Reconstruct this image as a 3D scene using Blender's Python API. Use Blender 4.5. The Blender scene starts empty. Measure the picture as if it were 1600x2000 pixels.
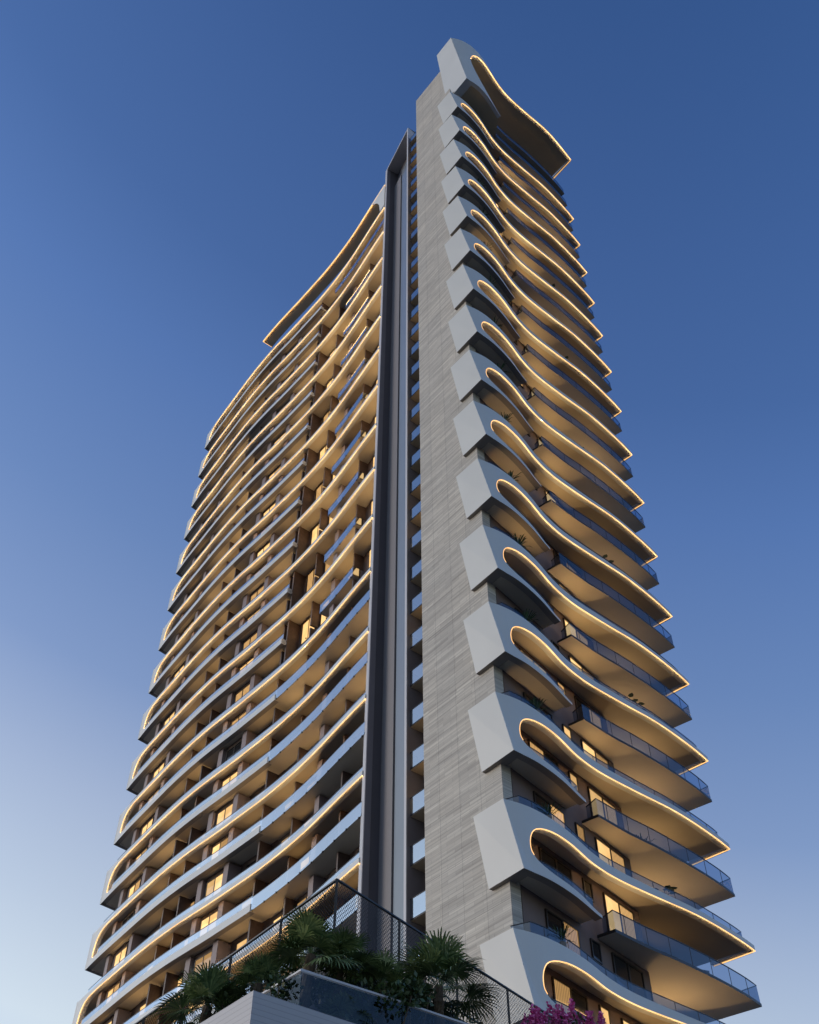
import bpy, math, random
from mathutils import Vector, Matrix
random.seed(11)
S = bpy.context.scene
COL = S.collection
R = math.radians
# ---------------------------------------------------------------- camera, sky, sun
H = 1.6                                  # eye height
PITCH = 47.897
F_PX = 2064.9
cam_d = bpy.data.cameras.new('camera'); cam = bpy.data.objects.new('camera', cam_d); COL.objects.link(cam)
cam.location = (0, 0, H); cam.rotation_euler = (R(90 + PITCH), 0, 0)
cam_d.sensor_fit = 'VERTICAL'; cam_d.sensor_height = 24; cam_d.lens = 24 * F_PX / 2000
cam_d.clip_end = 5000; cam_d.clip_start = .2
S.camera = cam
SUN_EL, SUN_AZ = 8.0, -82.0              # azimuth measured from +Y (view direction), negative = left
W = bpy.data.worlds.new('World'); S.world = W; W.use_nodes = True
nt = W.node_tree; nt.nodes.clear()
wo = nt.nodes.new('ShaderNodeOutputWorld'); bg = nt.nodes.new('ShaderNodeBackground')
sky = nt.nodes.new('ShaderNodeTexSky'); sky.sky_type = 'NISHITA'; sky.sun_disc = False
sky.sun_elevation = R(SUN_EL); sky.sun_rotation = R(SUN_AZ)
sky.air_density = 1.0; sky.dust_density = 1.0; sky.ozone_density = 6.0; sky.altitude = 0
bg.inputs[1].default_value = .124
# the lowest band of the sky is dimmed: the city skyline stands there, below the picture
sz_ = nt.nodes.new('ShaderNodeTexCoord'); s2_ = nt.nodes.new('ShaderNodeSeparateXYZ'); nt.links.new(sz_.outputs['Generated'], s2_.inputs[0])
lr = nt.nodes.new('ShaderNodeValToRGB'); lr.color_ramp.elements[0].position = .05; lr.color_ramp.elements[0].color = (.25, .25, .25, 1); lr.color_ramp.elements[1].position = .28
nt.links.new(s2_.outputs[2], lr.inputs[0])
mlt = nt.nodes.new('ShaderNodeMixRGB'); mlt.blend_type = 'MULTIPLY'; mlt.inputs[0].default_value = 1
nt.links.new(sky.outputs[0], mlt.inputs[1]); nt.links.new(lr.outputs[0], mlt.inputs[2]); nt.links.new(mlt.outputs[0], bg.inputs[0])
# evening haze towards the horizon, stronger on the sunset side (left), by direction in the sky
tcw = nt.nodes.new('ShaderNodeTexCoord'); sx = nt.nodes.new('ShaderNodeSeparateXYZ'); nt.links.new(tcw.outputs['Generated'], sx.inputs[0])
ma = nt.nodes.new('ShaderNodeMath'); ma.operation = 'MULTIPLY_ADD'; ma.inputs[1].default_value = .22
nt.links.new(sx.outputs[0], ma.inputs[0]); nt.links.new(sx.outputs[2], ma.inputs[2])
rpw = nt.nodes.new('ShaderNodeValToRGB'); er = rpw.color_ramp.elements
stops = [(0, (.26, .22, .14)), (.1, (.34, .29, .17)), (.22, (.50, .44, .22)), (.298, (.565, .503, .252)), (.38, (.43, .385, .215)), (.461, (.32, .288, .185)), (.55, (.175, .168, .14)), (.654, (.105, .11, .12)), (.765, (.06, .068, .108)), (.835, (.036, .036, .058)), (.91, (.026, .024, .042)), (1, (.012, .006, .01))]
er[0].position, er[0].color = 0, (*stops[0][1], 1); er[1].position, er[1].color = 1, (*stops[-1][1], 1)
for p_, c_ in stops[1:-1]:
    e_ = er.new(p_); e_.color = (*c_, 1)
nt.links.new(ma.outputs[0], rpw.inputs[0])
bg2 = nt.nodes.new('ShaderNodeBackground'); bg2.inputs[1].default_value = .5; nt.links.new(rpw.outputs[0], bg2.inputs[0])
adw = nt.nodes.new('ShaderNodeAddShader'); nt.links.new(bg.outputs[0], adw.inputs[0]); nt.links.new(bg2.outputs[0], adw.inputs[1]); nt.links.new(adw.outputs[0], wo.inputs[0])
sd = bpy.data.lights.new('sun', 'SUN'); sun = bpy.data.objects.new('sun', sd); COL.objects.link(sun)
sd.energy = .74; sd.angle = R(25); sd.color = (1, .84, .68)
sv = Vector((math.sin(R(SUN_AZ)) * math.cos(R(SUN_EL)), math.cos(R(SUN_AZ)) * math.cos(R(SUN_EL)), math.sin(R(SUN_EL))))
sun.rotation_euler = sv.to_track_quat('Z', 'Y').to_euler(); sun.location = sv * 300
S.view_settings.view_transform = 'Standard'; S.view_settings.look = 'None'
S.view_settings.exposure = 1; S.view_settings.gamma = 1
S.cycles.max_bounces = 6; S.cycles.transparent_max_bounces = 16
S.cycles.sample_clamp_indirect = 4

# ---------------------------------------------------------------- materials
def mat(name):
    m = bpy.data.materials.new(name); m.use_nodes = True
    n = m.node_tree; b = n.nodes['Principled BSDF']
    return m, n, b
def plain(name, col, rough=.6, var=.06, scale=1.2, metal=0, bump=0):
    m, n, b = mat(name)
    tc = n.nodes.new('ShaderNodeTexCoord'); no = n.nodes.new('ShaderNodeTexNoise')
    no.inputs['Scale'].default_value = scale; no.inputs['Detail'].default_value = 5
    n.links.new(tc.outputs['Object'], no.inputs['Vector'])
    rp = n.nodes.new('ShaderNodeValToRGB')
    rp.color_ramp.elements[0].position = .3; rp.color_ramp.elements[1].position = .7
    rp.color_ramp.elements[0].color = [c * (1 - var) for c in col] + [1]
    rp.color_ramp.elements[1].color = [min(1, c * (1 + var)) for c in col] + [1]
    n.links.new(no.outputs[0], rp.inputs[0]); n.links.new(rp.outputs[0], b.inputs['Base Color'])
    b.inputs['Roughness'].default_value = rough; b.inputs['Metallic'].default_value = metal
    if bump:
        bp = n.nodes.new('ShaderNodeBump'); bp.inputs['Strength'].default_value = bump
        n2 = n.nodes.new('ShaderNodeTexNoise'); n2.inputs['Scale'].default_value = 25
        n.links.new(tc.outputs['Object'], n2.inputs['Vector']); n.links.new(n2.outputs[0], bp.inputs['Height'])
        n.links.new(bp.outputs[0], b.inputs['Normal'])
    return m
def emis(name, col, st, stripes=False):
    m, n, b = mat(name)
    b.inputs['Base Color'].default_value = (.03, .025, .02, 1); b.inputs['Roughness'].default_value = .08
    b.inputs['Emission Color'].default_value = (*col, 1); b.inputs['Emission Strength'].default_value = st
    tc = n.nodes.new('ShaderNodeTexCoord')
    if stripes:
        wv = n.nodes.new('ShaderNodeTexWave'); wv.bands_direction = 'X'; wv.inputs['Scale'].default_value = 2.3
        wv.inputs['Distortion'].default_value = 1.2; wv.inputs['Detail'].default_value = 2
        n.links.new(tc.outputs['Object'], wv.inputs['Vector'])
        rp = n.nodes.new('ShaderNodeValToRGB')
        rp.color_ramp.elements[0].color = (col[0] * .3, col[1] * .28, col[2] * .26, 1); rp.color_ramp.elements[1].color = (*col, 1)
        n.links.new(wv.outputs[0], rp.inputs[0]); n.links.new(rp.outputs[0], b.inputs['Emission Color'])
    else:
        no = n.nodes.new('ShaderNodeTexNoise'); no.inputs['Scale'].default_value = .8
        n.links.new(tc.outputs['Object'], no.inputs['Vector'])
        rp = n.nodes.new('ShaderNodeValToRGB'); rp.color_ramp.elements[0].position = .3; rp.color_ramp.elements[1].position = .7
        rp.color_ramp.elements[0].color = (col[0] * .75, col[1] * .7, col[2] * .6, 1); rp.color_ramp.elements[1].color = (*col, 1)
        n.links.new(no.outputs[0], rp.inputs[0]); n.links.new(rp.outputs[0], b.inputs['Emission Color'])
    if 'led' not in name:
        oi = n.nodes.new('ShaderNodeObjectInfo'); mr = n.nodes.new('ShaderNodeMapRange'); mr.inputs['To Min'].default_value = st * .55; mr.inputs['To Max'].default_value = st * 1.3
        n.links.new(oi.outputs['Random'], mr.inputs['Value']); n.links.new(mr.outputs[0], b.inputs['Emission Strength'])
    return m
def glass(name, tint, refl, fk=1.0):
    m = bpy.data.materials.new(name); m.use_nodes = True
    n = m.node_tree; n.nodes.clear()
    o = n.nodes.new('ShaderNodeOutputMaterial'); mx = n.nodes.new('ShaderNodeMixShader')
    t = n.nodes.new('ShaderNodeBsdfTransparent'); t.inputs[0].default_value = (*tint, 1)
    g = n.nodes.new('ShaderNodeBsdfGlossy'); g.inputs['Roughness'].default_value = .03
    g.inputs[0].default_value = (.85, .93, 1, 1)
    fr = n.nodes.new('ShaderNodeFresnel'); fr.inputs[0].default_value = 1.5
    ma = n.nodes.new('ShaderNodeMath'); ma.operation = 'ADD'; ma.inputs[1].default_value = refl; ma.use_clamp = True
    ma.operation = 'MULTIPLY_ADD'; ma.inputs[1].default_value = fk; ma.inputs[2].default_value = refl
    n.links.new(fr.outputs[0], ma.inputs[0]); n.links.new(ma.outputs[0], mx.inputs[0])
    n.links.new(t.outputs[0], mx.inputs[1]); n.links.new(g.outputs[0], mx.inputs[2]); n.links.new(mx.outputs[0], o.inputs[0])
    return m
def stone_mat():
    m, n, b = mat('wood_grain_stone')
    at = n.nodes.new('ShaderNodeAttribute'); at.attribute_name = 'wall_uv'
    sep = n.nodes.new('ShaderNodeSeparateXYZ'); n.links.new(at.outputs['Vector'], sep.inputs[0])
    # boards: thin horizontal courses, grain stretched along the course
    mp = n.nodes.new('ShaderNodeMapping'); mp.inputs['Scale'].default_value = (.085, 3.6, 1)
    n.links.new(at.outputs['Vector'], mp.inputs[0])
    n1 = n.nodes.new('ShaderNodeTexNoise'); n1.inputs['Scale'].default_value = 1.6; n1.inputs['Detail'].default_value = 8; n1.inputs['Roughness'].default_value = .62
    n.links.new(mp.outputs[0], n1.inputs['Vector'])
    br = n.nodes.new('ShaderNodeTexBrick'); br.inputs['Scale'].default_value = 1
    br.inputs['Brick Width'].default_value = 1.2; br.inputs['Row Height'].default_value = .2
    br.inputs['Mortar Size'].default_value = .009; br.inputs['Mortar Smooth'].default_value = .4
    br.inputs['Color1'].default_value = (.43, .405, .365, 1); br.inputs['Color2'].default_value = (.54, .515, .465, 1); br.inputs['Mortar'].default_value = (.3, .29, .27, 1)
    br.inputs['Bias'].default_value = 0.1
    n.links.new(at.outputs['Vector'], br.inputs['Vector'])
    rp = n.nodes.new('ShaderNodeValToRGB'); rp.color_ramp.elements[0].position = .3; rp.color_ramp.elements[1].position = .68
    rp.color_ramp.elements[0].color = (.66, .655, .65, 1); rp.color_ramp.elements[1].color = (1.2, 1.19, 1.16, 1)
    n.links.new(n1.outputs[0], rp.inputs[0])
    mu = n.nodes.new('ShaderNodeMixRGB'); mu.blend_type = 'MULTIPLY'; mu.inputs[0].default_value = 1
    n.links.new(br.outputs[0], mu.inputs[1]); n.links.new(rp.outputs[0], mu.inputs[2])
    # large panel joints
    b2 = n.nodes.new('ShaderNodeTexBrick'); b2.inputs['Scale'].default_value = 1; b2.offset = 0
    b2.inputs['Brick Width'].default_value = 1.55; b2.inputs['Row Height'].default_value = 3.1
    b2.inputs['Mortar Size'].default_value = .016
    b2.inputs['Color1'].default_value = (.97, .97, .97, 1); b2.inputs['Color2'].default_value = (1.08, 1.07, 1.05, 1); b2.inputs['Mortar'].default_value = (.66, .66, .66, 1)
    n.links.new(at.outputs['Vector'], b2.inputs['Vector'])
    m2 = n.nodes.new('ShaderNodeMixRGB'); m2.blend_type = 'MULTIPLY'; m2.inputs[0].default_value = 1
    n.links.new(mu.outputs[0], m2.inputs[1]); n.links.new(b2.outputs[0], m2.inputs[2])
    n.links.new(m2.outputs[0], b.inputs['Base Color']); b.inputs['Roughness'].default_value = .7
    return m
def tile_mat():
    m, n, b = mat('white_ribbed_tile')
    at = n.nodes.new('ShaderNodeAttribute'); at.attribute_name = 'wall_uv'
    br = n.nodes.new('ShaderNodeTexBrick'); br.inputs['Scale'].default_value = 1; br.offset = .5
    br.inputs['Brick Width'].default_value = 30; br.inputs['Row Height'].default_value = .095
    br.inputs['Mortar Size'].default_value = .008
    br.inputs['Color1'].default_value = (.40, .40, .42, 1); br.inputs['Color2'].default_value = (.41, .41, .43, 1); br.inputs['Mortar'].default_value = (.33, .33, .35, 1)
    n.links.new(at.outputs['Vector'], br.inputs['Vector']); n.links.new(br.outputs[0], b.inputs['Base Color'])
    bp = n.nodes.new('ShaderNodeBump'); bp.inputs['Strength'].default_value = .3; bp.inputs['Distance'].default_value = .01; bp.invert = True
    n.links.new(br.outputs['Fac'], bp.inputs['Height']); n.links.new(bp.outputs[0], b.inputs['Normal'])
    b.inputs['Roughness'].default_value = .5
    return m
def leaf_mat(name, c1, c2, rough=.45):
    m, n, b = mat(name)
    oi = n.nodes.new('ShaderNodeNewGeometry'); rp = n.nodes.new('ShaderNodeValToRGB')
    rp.color_ramp.elements[0].color = (*c1, 1); rp.color_ramp.elements[1].color = (*c2, 1)
    n.links.new(oi.outputs['Random Per Island'], rp.inputs[0]); n.links.new(rp.outputs[0], b.inputs['Base Color'])
    b.inputs['Roughness'].default_value = rough
    return m
M = dict(
    white=plain('white_render', (.645, .665, .655), .5, .03, .35),
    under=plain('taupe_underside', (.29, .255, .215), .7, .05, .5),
    bronze=plain('bronze_canopy_soffit', (.60, .48, .30), .6, .05, .5),
    soffit=plain('warm_soffit', (.60, .52, .39), .7, .05, .5),
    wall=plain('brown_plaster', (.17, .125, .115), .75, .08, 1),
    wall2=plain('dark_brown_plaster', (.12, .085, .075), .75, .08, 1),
    pier=plain('mauve_cladding', (.25, .20, .205), .6, .05, 1),
    fin=plain('dark_wood_partition', (.085, .055, .047), .55, .2, 3),
    frame=plain('light_grey_frame', (.50, .50, .52), .45, .03, .4),
    framein=plain('slate_cladding', (.145, .14, .165), .55, .06, .7),
    panel=plain('grey_mesh_panel', (.185, .178, .19), .6, .08, 14, bump=.2),
    slate_dark=plain('slate_shade_and_terrace', (.07, .068, .085), .6, .06, .7),  # slate cladding darkened for shade in the frame recess; also the upper terrace
    black=plain('black_metal', (.012, .012, .014), .4, .1, 3),
    dark=plain('window_frame_bronze', (.03, .022, .018), .4, .1, 3),
    deck=plain('deck_concrete', (.3, .29, .28), .8, .1, 1),
    ground=plain('asphalt', (.06, .06, .062), .9, .2, .6),
    soil=plain('soil', (.05, .038, .028), .95, .3, 4),
    pot=plain('terracotta_grey_pot', (.16, .15, .14), .7, .1, 6),
    trunk=plain('palm_trunk_fibre', (.10, .075, .05), .95, .35, 14, bump=.8),
    strip=plain('pale_glazing', (.21, .235, .255), .12, .05, .3),
    stone=stone_mat(), tile=tile_mat(),
    glassR=glass('blue_balustrade_glass', (.36, .44, .58), .06, .7),
    glassL=glass('clear_balustrade_glass', (.60, .65, .70), .09, .5),
    glassS=glass('pale_slot_glass', (.56, .62, .68), .05, .45),
    glassF=glass('terrace_glass', (.46, .54, .64), .012, .5),
    led=emis('led_strip_warm', (1, .56, .22), .95),
    led_in=emis('led_strip_inner_lens', (1, .59, .25), 8.5),
    lit=emis('lit_room', (1, .62, .255), .62),
    curt=emis('lit_curtain', (1, .58, .22), .4, True),
    unlit=plain('unlit_pane', (.02, .02, .022), .06, .1, 2),
    palm=leaf_mat('palm_leaf', (.05, .10, .035), (.25, .32, .13), .3),
    leaf=leaf_mat('pot_leaf', (.02, .05, .015), (.05, .10, .03)),
    leaf2=leaf_mat('hedge_leaf', (.02, .045, .012), (.06, .10, .025)),
    flower=leaf_mat('magenta_flower', (.65, .06, .30), (.88, .26, .58), .6),
    chair=plain('dark_rattan', (.05, .045, .045), .7, .2, 20),
)
M['lit'].node_tree.nodes['Principled BSDF'].inputs['Coat Weight'].default_value = 0

# ---------------------------------------------------------------- helpers
class MB:
    def __init__(s): s.v = []; s.f = []; s.m = []
    def add(s, v, f, m=0):
        o = len(s.v); s.v += [tuple(p) for p in v]; s.f += [[i + o for i in q] for q in f]; s.m += [m] * len(f)
    def quad(s, a, b, c, d, m=0): s.add([a, b, c, d], [[0, 1, 2, 3]], m)
    def prism(s, poly, z0, z1, m=0, cap=True, mb=None):
        n = len(poly); v = [(p[0], p[1], z0) for p in poly] + [(p[0], p[1], z1) for p in poly]
        s.add(v, [[i, (i + 1) % n, n + (i + 1) % n, n + i] for i in range(n)], m)
        if cap:
            s.add([(p[0], p[1], z1) for p in poly], [list(range(n))], m)
            s.add([(p[0], p[1], z0) for p in poly], [list(range(n))[::-1]], m if mb is None else mb)
    def box(s, c, ux, uy, hx, hy, z0, z1, m=0):   # centre, unit axes in plan, half sizes
        P = [(c[0] + a * hx * ux[0] + b * hy * uy[0], c[1] + a * hx * ux[1] + b * hy * uy[1]) for a, b in ((-1, -1), (1, -1), (1, 1), (-1, 1))]
        s.prism(P, z0, z1, m)
    def tube(s, pts, r, n=4, m=0, close=False):
        P = [Vector(p) for p in pts]; k = len(P); rings = []
        for i, p in enumerate(P):
            t = (P[min(i + 1, k - 1)] - P[max(i - 1, 0)])
            t = t.normalized() if t.length > 1e-9 else Vector((0, 0, 1))
            u = t.cross(Vector((0, 0, 1)));
            if u.length < 1e-3: u = t.cross(Vector((1, 0, 0)))
            u.normalize(); w = t.cross(u)
            rr = r[i] if isinstance(r, (list, tuple)) else r
            rings += [p + (u * math.cos(2 * math.pi * (j + .5) / n) + w * math.sin(2 * math.pi * (j + .5) / n)) * rr for j in range(n)]
        f = []
        for i in range(k - 1):
            for j in range(n):
                a = i * n + j; b = i * n + (j + 1) % n
                f.append([a, b, b + n, a + n])
        f.append(list(range(n))[::-1]); f.append([(k - 1) * n + j for j in range(n)])
        s.add(rings, f, m)
    def thicken(s, v, f, off, m=0):
        n = len(v); v2 = [tuple(Vector(a) + Vector(b)) for a, b in zip(v, off)]
        cnt = {}
        for q in f:
            for i in range(len(q)):
                e = (q[i], q[(i + 1) % len(q)]); k = tuple(sorted(e)); cnt.setdefault(k, []).append(e)
        ff = [list(q) for q in f] + [[i + n for i in q[::-1]] for q in f]
        for k, es in cnt.items():
            if len(es) == 1:
                a, b = es[0]; ff.append([b, a, a + n, b + n])
        s.add(list(v) + v2, ff, m)
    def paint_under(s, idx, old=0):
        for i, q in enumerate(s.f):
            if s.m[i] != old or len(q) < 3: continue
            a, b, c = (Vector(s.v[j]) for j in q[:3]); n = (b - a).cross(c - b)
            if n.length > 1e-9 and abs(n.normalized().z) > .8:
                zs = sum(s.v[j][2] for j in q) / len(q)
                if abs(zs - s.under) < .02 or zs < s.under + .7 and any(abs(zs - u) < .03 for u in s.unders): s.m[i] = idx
    def build(s, name, mats, parent=None, smooth=False):
        me = bpy.data.meshes.new(name); me.from_pydata(s.v, [], s.f)
        if not isinstance(mats, (list, tuple)): mats = [mats]
        for m in mats: me.materials.append(m)
        if len(mats) > 1: me.polygons.foreach_set('material_index', s.m)
        if smooth: me.polygons.foreach_set('use_smooth', [True] * len(me.polygons))
        me.update()
        o = bpy.data.objects.new(name, me); COL.objects.link(o)
        if parent: o.parent = parent
        return o
def uvattr(o, fn):
    me = o.data; a = me.attributes.new('wall_uv', 'FLOAT_VECTOR', 'POINT')
    for i, v in enumerate(me.vertices): a.data[i].vector = fn(v.co)
def tag(o, label, cat, group=None, kind=None):
    if label: o['label'] = label
    if cat: o['category'] = cat
    if group: o['group'] = group
    if kind: o['kind'] = kind
    return o
def empty(name, loc=(0, 0, 0)):
    o = bpy.data.objects.new(name, None); COL.objects.link(o); o.location = loc; return o
def place_copy(o, parent=None, mw=None):
    c = o.copy(); COL.objects.link(c); c.parent = parent
    for ch in list(o.children): place_copy(ch, c)
    return c
def resample(P, n, it):
    d = [0]
    for a, b in zip(P[:-1], P[1:]): d.append(d[-1] + math.dist(a, b))
    Q = []
    for i in range(n):
        t = d[-1] * i / (n - 1); j = 0
        while j < len(d) - 2 and d[j + 1] < t: j += 1
        w = (t - d[j]) / (d[j + 1] - d[j]); Q.append([P[j][0] * (1 - w) + P[j + 1][0] * w, P[j][1] * (1 - w) + P[j + 1][1] * w])
    for _ in range(it):
        Q = [Q[0]] + [[(Q[i - 1][c] + 2 * Q[i][c] + Q[i + 1][c]) / 4 for c in (0, 1)] for i in range(1, n - 1)] + [Q[-1]]
    return Q
class Curve:
    def __init__(s, P, n, it, side):            # side=+1: inward is left of travel
        s.P = resample(P, n, it); s.d = [0]
        for a, b in zip(s.P[:-1], s.P[1:]): s.d.append(s.d[-1] + math.dist(a, b))
        s.len = s.d[-1]; s.side = side
    def _seg(s, t):
        j = 0
        while j < len(s.d) - 2 and s.d[j + 1] < t: j += 1
        return j
    def at(s, t, inset=0):
        j = s._seg(t); w = (t - s.d[j]) / (s.d[j + 1] - s.d[j])
        p = (s.P[j][0] * (1 - w) + s.P[j + 1][0] * w, s.P[j][1] * (1 - w) + s.P[j + 1][1] * w)
        if inset:
            n = s.nrm(t); p = (p[0] + n[0] * inset, p[1] + n[1] * inset)
        return p
    def tan(s, t):
        a = s.at(max(0, t - .3)); b = s.at(min(s.len, t + .3)); l = math.dist(a, b)
        return ((b[0] - a[0]) / l, (b[1] - a[1]) / l)
    def nrm(s, t):
        x, y = s.tan(t); return (-y * s.side, x * s.side)
def lerp(tab, x):
    if x <= tab[0][0]: return tab[0][1]
    for (a, b), (c, d) in zip(tab[:-1], tab[1:]):
        if x <= c: return b + (d - b) * (x - a) / (c - a)
    return tab[-1][1]
def fr(a, b, n): return [a + (b - a) * i / (n - 1) for i in range(n)]
def ray(px, py, Y):                              # a place in the world on the sight line at distance Y
    s_, c_ = math.sin(R(PITCH)), math.cos(R(PITCH))
    a = (px - 800) / F_PX; b = (1000 - py) / F_PX
    d = (a, c_ - b * s_, s_ + b * c_); t = Y / d[1]
    return (d[0] * t, Y, d[2] * t + H)

# ---------------------------------------------------------------- plan of the tower (metres)
STEP = 6.2
Z0 = 27.04 + H                                   # underside of the lowest fully visible lit slab
A = (-.6286, .7777); B = (.7777, .6286)
def ab(p, a, b): return (p[0] + A[0] * a + B[0] * b, p[1] + A[1] * a + B[1] * b)
T = Curve([(4.34,42.53),(4.70,42.64),(5.16,42.88),(5.64,43.22),(6.12,43.61),(6.61,44.1),(7.12,44.68),(7.64,45.32),(7.96,45.75),(8.35,46.35),(8.74,46.97),(9.24,47.6),(9.86,48.33),(10.41,48.89),(10.95,49.38),(11.6,49.93),(12.79,50.95),(13.55,51.58),(14.33,52.22),(15.11,52.87),(16.02,53.76),(17.18,54.93),(18.37,56.18),(19.07,57.03)], 60, 5, 1)
L = Curve([(-2.96,58.4),(-4.0,60.02),(-4.92,61.53),(-5.87,63.09),(-6.84,64.72),(-8.05,66.55),(-9.05,67.95),(-10.08,69.35),(-11.12,70.7),(-12.17,71.95),(-13.6,73.6),(-14.71,74.93),(-15.84,76.2),(-16.98,77.45),(-18.13,78.75),(-19.33,80.2),(-20.57,81.75),(-21.85,83.45),(-23.18,85.3),(-24.41,87.05),(-25.8,89.0),(-26.9,90.55),(-27.9,92.0),(-28.86,93.5)], 80, 8, -1)
SL, SC = (.78, 48.45), (4.48, 43.89)             # stone face, left edge and near corner
SR = ab(SC, 0, .63)
WP, WD = (5.0, 44.40), (.640, .768)              # wall behind the right balconies
WN = (-.768, .640)                               # into the building
def wl(u, inn=0): return (WP[0] + WD[0] * u + WN[0] * inn, WP[1] + WD[1] * u + WN[1] * inn)
FL, FR = (-2.96, 58.54), (-.19, 52.99)           # tall frame, far and near corners
fl = math.dist(FL, FR); FT = ((FR[0] - FL[0]) / fl, (FR[1] - FL[1]) / fl); FN = (-FT[1], FT[0])   # FN into the building
def fp(t, d=0): return (FL[0] + FT[0] * fl * t + FN[0] * d, FL[1] + FT[1] * fl * t + FN[1] * d)
tower = tag(empty('apartment_tower', (4.48, 43.89, 0)), 'tall curved apartment tower with lit wavy white balcony bands and a grey stone corner', 'building')
TM = Matrix.Translation((-4.48, -43.89, 0))
def part(mb, name, mats, parent=None, **k):
    o = mb.build(name, mats, None, k.get('smooth', False))
    if parent is None: o.parent = tower; o.matrix_parent_inverse = TM
    else: o.parent = parent
    return o

# ---- cores and walls
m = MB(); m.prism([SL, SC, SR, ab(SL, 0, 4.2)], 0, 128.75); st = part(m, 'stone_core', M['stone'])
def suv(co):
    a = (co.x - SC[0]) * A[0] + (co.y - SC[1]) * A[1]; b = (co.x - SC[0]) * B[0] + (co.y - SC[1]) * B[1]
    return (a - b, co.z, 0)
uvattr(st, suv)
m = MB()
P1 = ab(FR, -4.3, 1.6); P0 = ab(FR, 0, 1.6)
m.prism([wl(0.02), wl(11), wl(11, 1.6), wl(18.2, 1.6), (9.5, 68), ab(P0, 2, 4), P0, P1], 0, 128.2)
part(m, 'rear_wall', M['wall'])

# ---- windows
def win_mesh(w, h, n, kinds, seed=0):
    """sliding window: bronze frame with n panes; local x along wall, -y outwards"""
    fm = MB(); t = .07
    fm.box((0, 0), (1, 0), (0, 1), w / 2, .06, h - t, h); fm.box((0, 0), (1, 0), (0, 1), w / 2, .06, 0, t)
    for i in range(n + 1):
        fm.box((-w / 2 + t / 2 + (w - t) * i / n, 0), (1, 0), (0, 1), t / 2, .055, t, h - t)
    panes = []
    for i in range(n):
        a = -w / 2 + t + (w - t) * i / n; b = -w / 2 + (w - t) * (i + 1) / n
        p = MB(); p.quad((a, -.01, t), (b, -.01, t), (b, -.01, h - t), (a, -.01, h - t)); panes.append((p, kinds[i % len(kinds)]))
    return fm, panes
WPROTO = {}
def window(name, loc, ang, w, h, n, kinds):
    key = (name, round(w, 2), round(h, 2), n, tuple(kinds))
    if key not in WPROTO:
        fm, panes = win_mesh(w, h, n, kinds); o = fm.build(name, M['dark'])
        for p, k in panes: q = p.build('pane', M[k], o)
        WPROTO[key] = o
    else: o = place_copy(WPROTO[key])
    o.parent = tower; o.matrix_parent_inverse = TM; o.location = loc; o.rotation_euler = (0, 0, ang)
    return o
WANG = math.atan2(WD[1], WD[0])
DOORS = {}
for k in range(-1, 16):
    for odd in (0, 1):
        zf = Z0 + STEP * k - (3.1 if odd else 0) - 2.84      # the storey under this slab
        if k == 15 and not odd: continue
        r = random.Random(k * 7 + odd)
        first = r.choice([['unlit', 'curt'], ['unlit', 'unlit'], ['curt', 'unlit'], ['unlit', 'unlit'], ['lit', 'curt']])
        door = [r.choice(['lit', 'lit', 'unlit']), r.choice(['curt', 'lit', 'curt'])]
        if (k, odd) in ((0, 1), (1, 1)): first = ['unlit', 'curt']
        if (k, odd) == (0, 1): door = ['unlit', 'unlit']
        if (k, odd) in ((0, 0), (1, 0), (1, 1), (2, 1)): door = ['lit', 'curt']
        if (k, odd) == (2, 0): first = ['lit', 'lit']
        if k == 15: first = door = ['unlit', 'unlit']
        DOORS[(k, odd)] = (first, door)
        p = wl(3.15, -.04); window('window', (p[0], p[1], zf), WANG, 2.7, 2.55, 2, first)
        p = wl(5.92, -.04); window('small_window', (p[0], p[1], zf + 1.55), WANG, .8, 1.0, 1, [r.choice(['lit', 'curt', 'unlit', 'unlit']) if k < 15 else 'unlit'])
        p = wl(8.8, -.04); window('sliding_door', (p[0], p[1], zf), WANG, 2.8, 2.55, 2, door)
        p = wl(14.4, 1.56); window('terrace_door', (p[0], p[1], zf), WANG, 4.4, 2.55, 3, [r.choice(['lit', 'curt']), 'lit', r.choice(['curt', 'unlit', 'lit'])])

# ---- added spots on small made-up fixtures, in place of room lamps behind the windows
def soffit_fill(p, z, d, power, ang=125, blend=.35):
    m = MB(); m.tube([(*p, z), (*p, z + .1)], .06, 8); o = part(m, 'soffit_fill_fixture', M['dark'])
    ld = bpy.data.lights.new('fill_spot', 'SPOT'); ld.energy = power; ld.color = (1, .66, .32); ld.spot_size = R(ang); ld.spot_blend = blend; ld.shadow_soft_size = .05
    lo = bpy.data.objects.new('fill_spot', ld); COL.objects.link(lo); lo.parent = o; lo.location = (p[0], p[1], z + .13)
    lo.rotation_euler = Vector((-d[0], -d[1], -1.0)).to_track_quat('Z', 'Y').to_euler()
for (k, odd), (first, door) in DOORS.items():
    zf = Z0 + STEP * k - (3.1 if odd else 0) - 2.84; r = random.Random(k * 31 + odd)
    if k == 15: continue
    if 'lit' in door: soffit_fill(wl(8.2, -.3), zf, (.25, -.22), r.uniform(30, 60), 88, .1)
    if 'lit' in first or ((k, odd) in ((2, 1), (5, 1), (6, 1), (7, 0), (10, 1), (13, 0))): soffit_fill(wl(2.6, -.3), zf, (.1, -.1), r.uniform(26, 42), 85, .35)
    if (k, odd) != (0, 0) and (r.random() < .42 or (k, odd) in ((0, 1), (1, 0), (1, 1), (3, 0), (2, 1))): soffit_fill(wl(14.5, 1.0), zf, (.3, -.45), r.uniform(40, 90), 96, .12)

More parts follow.
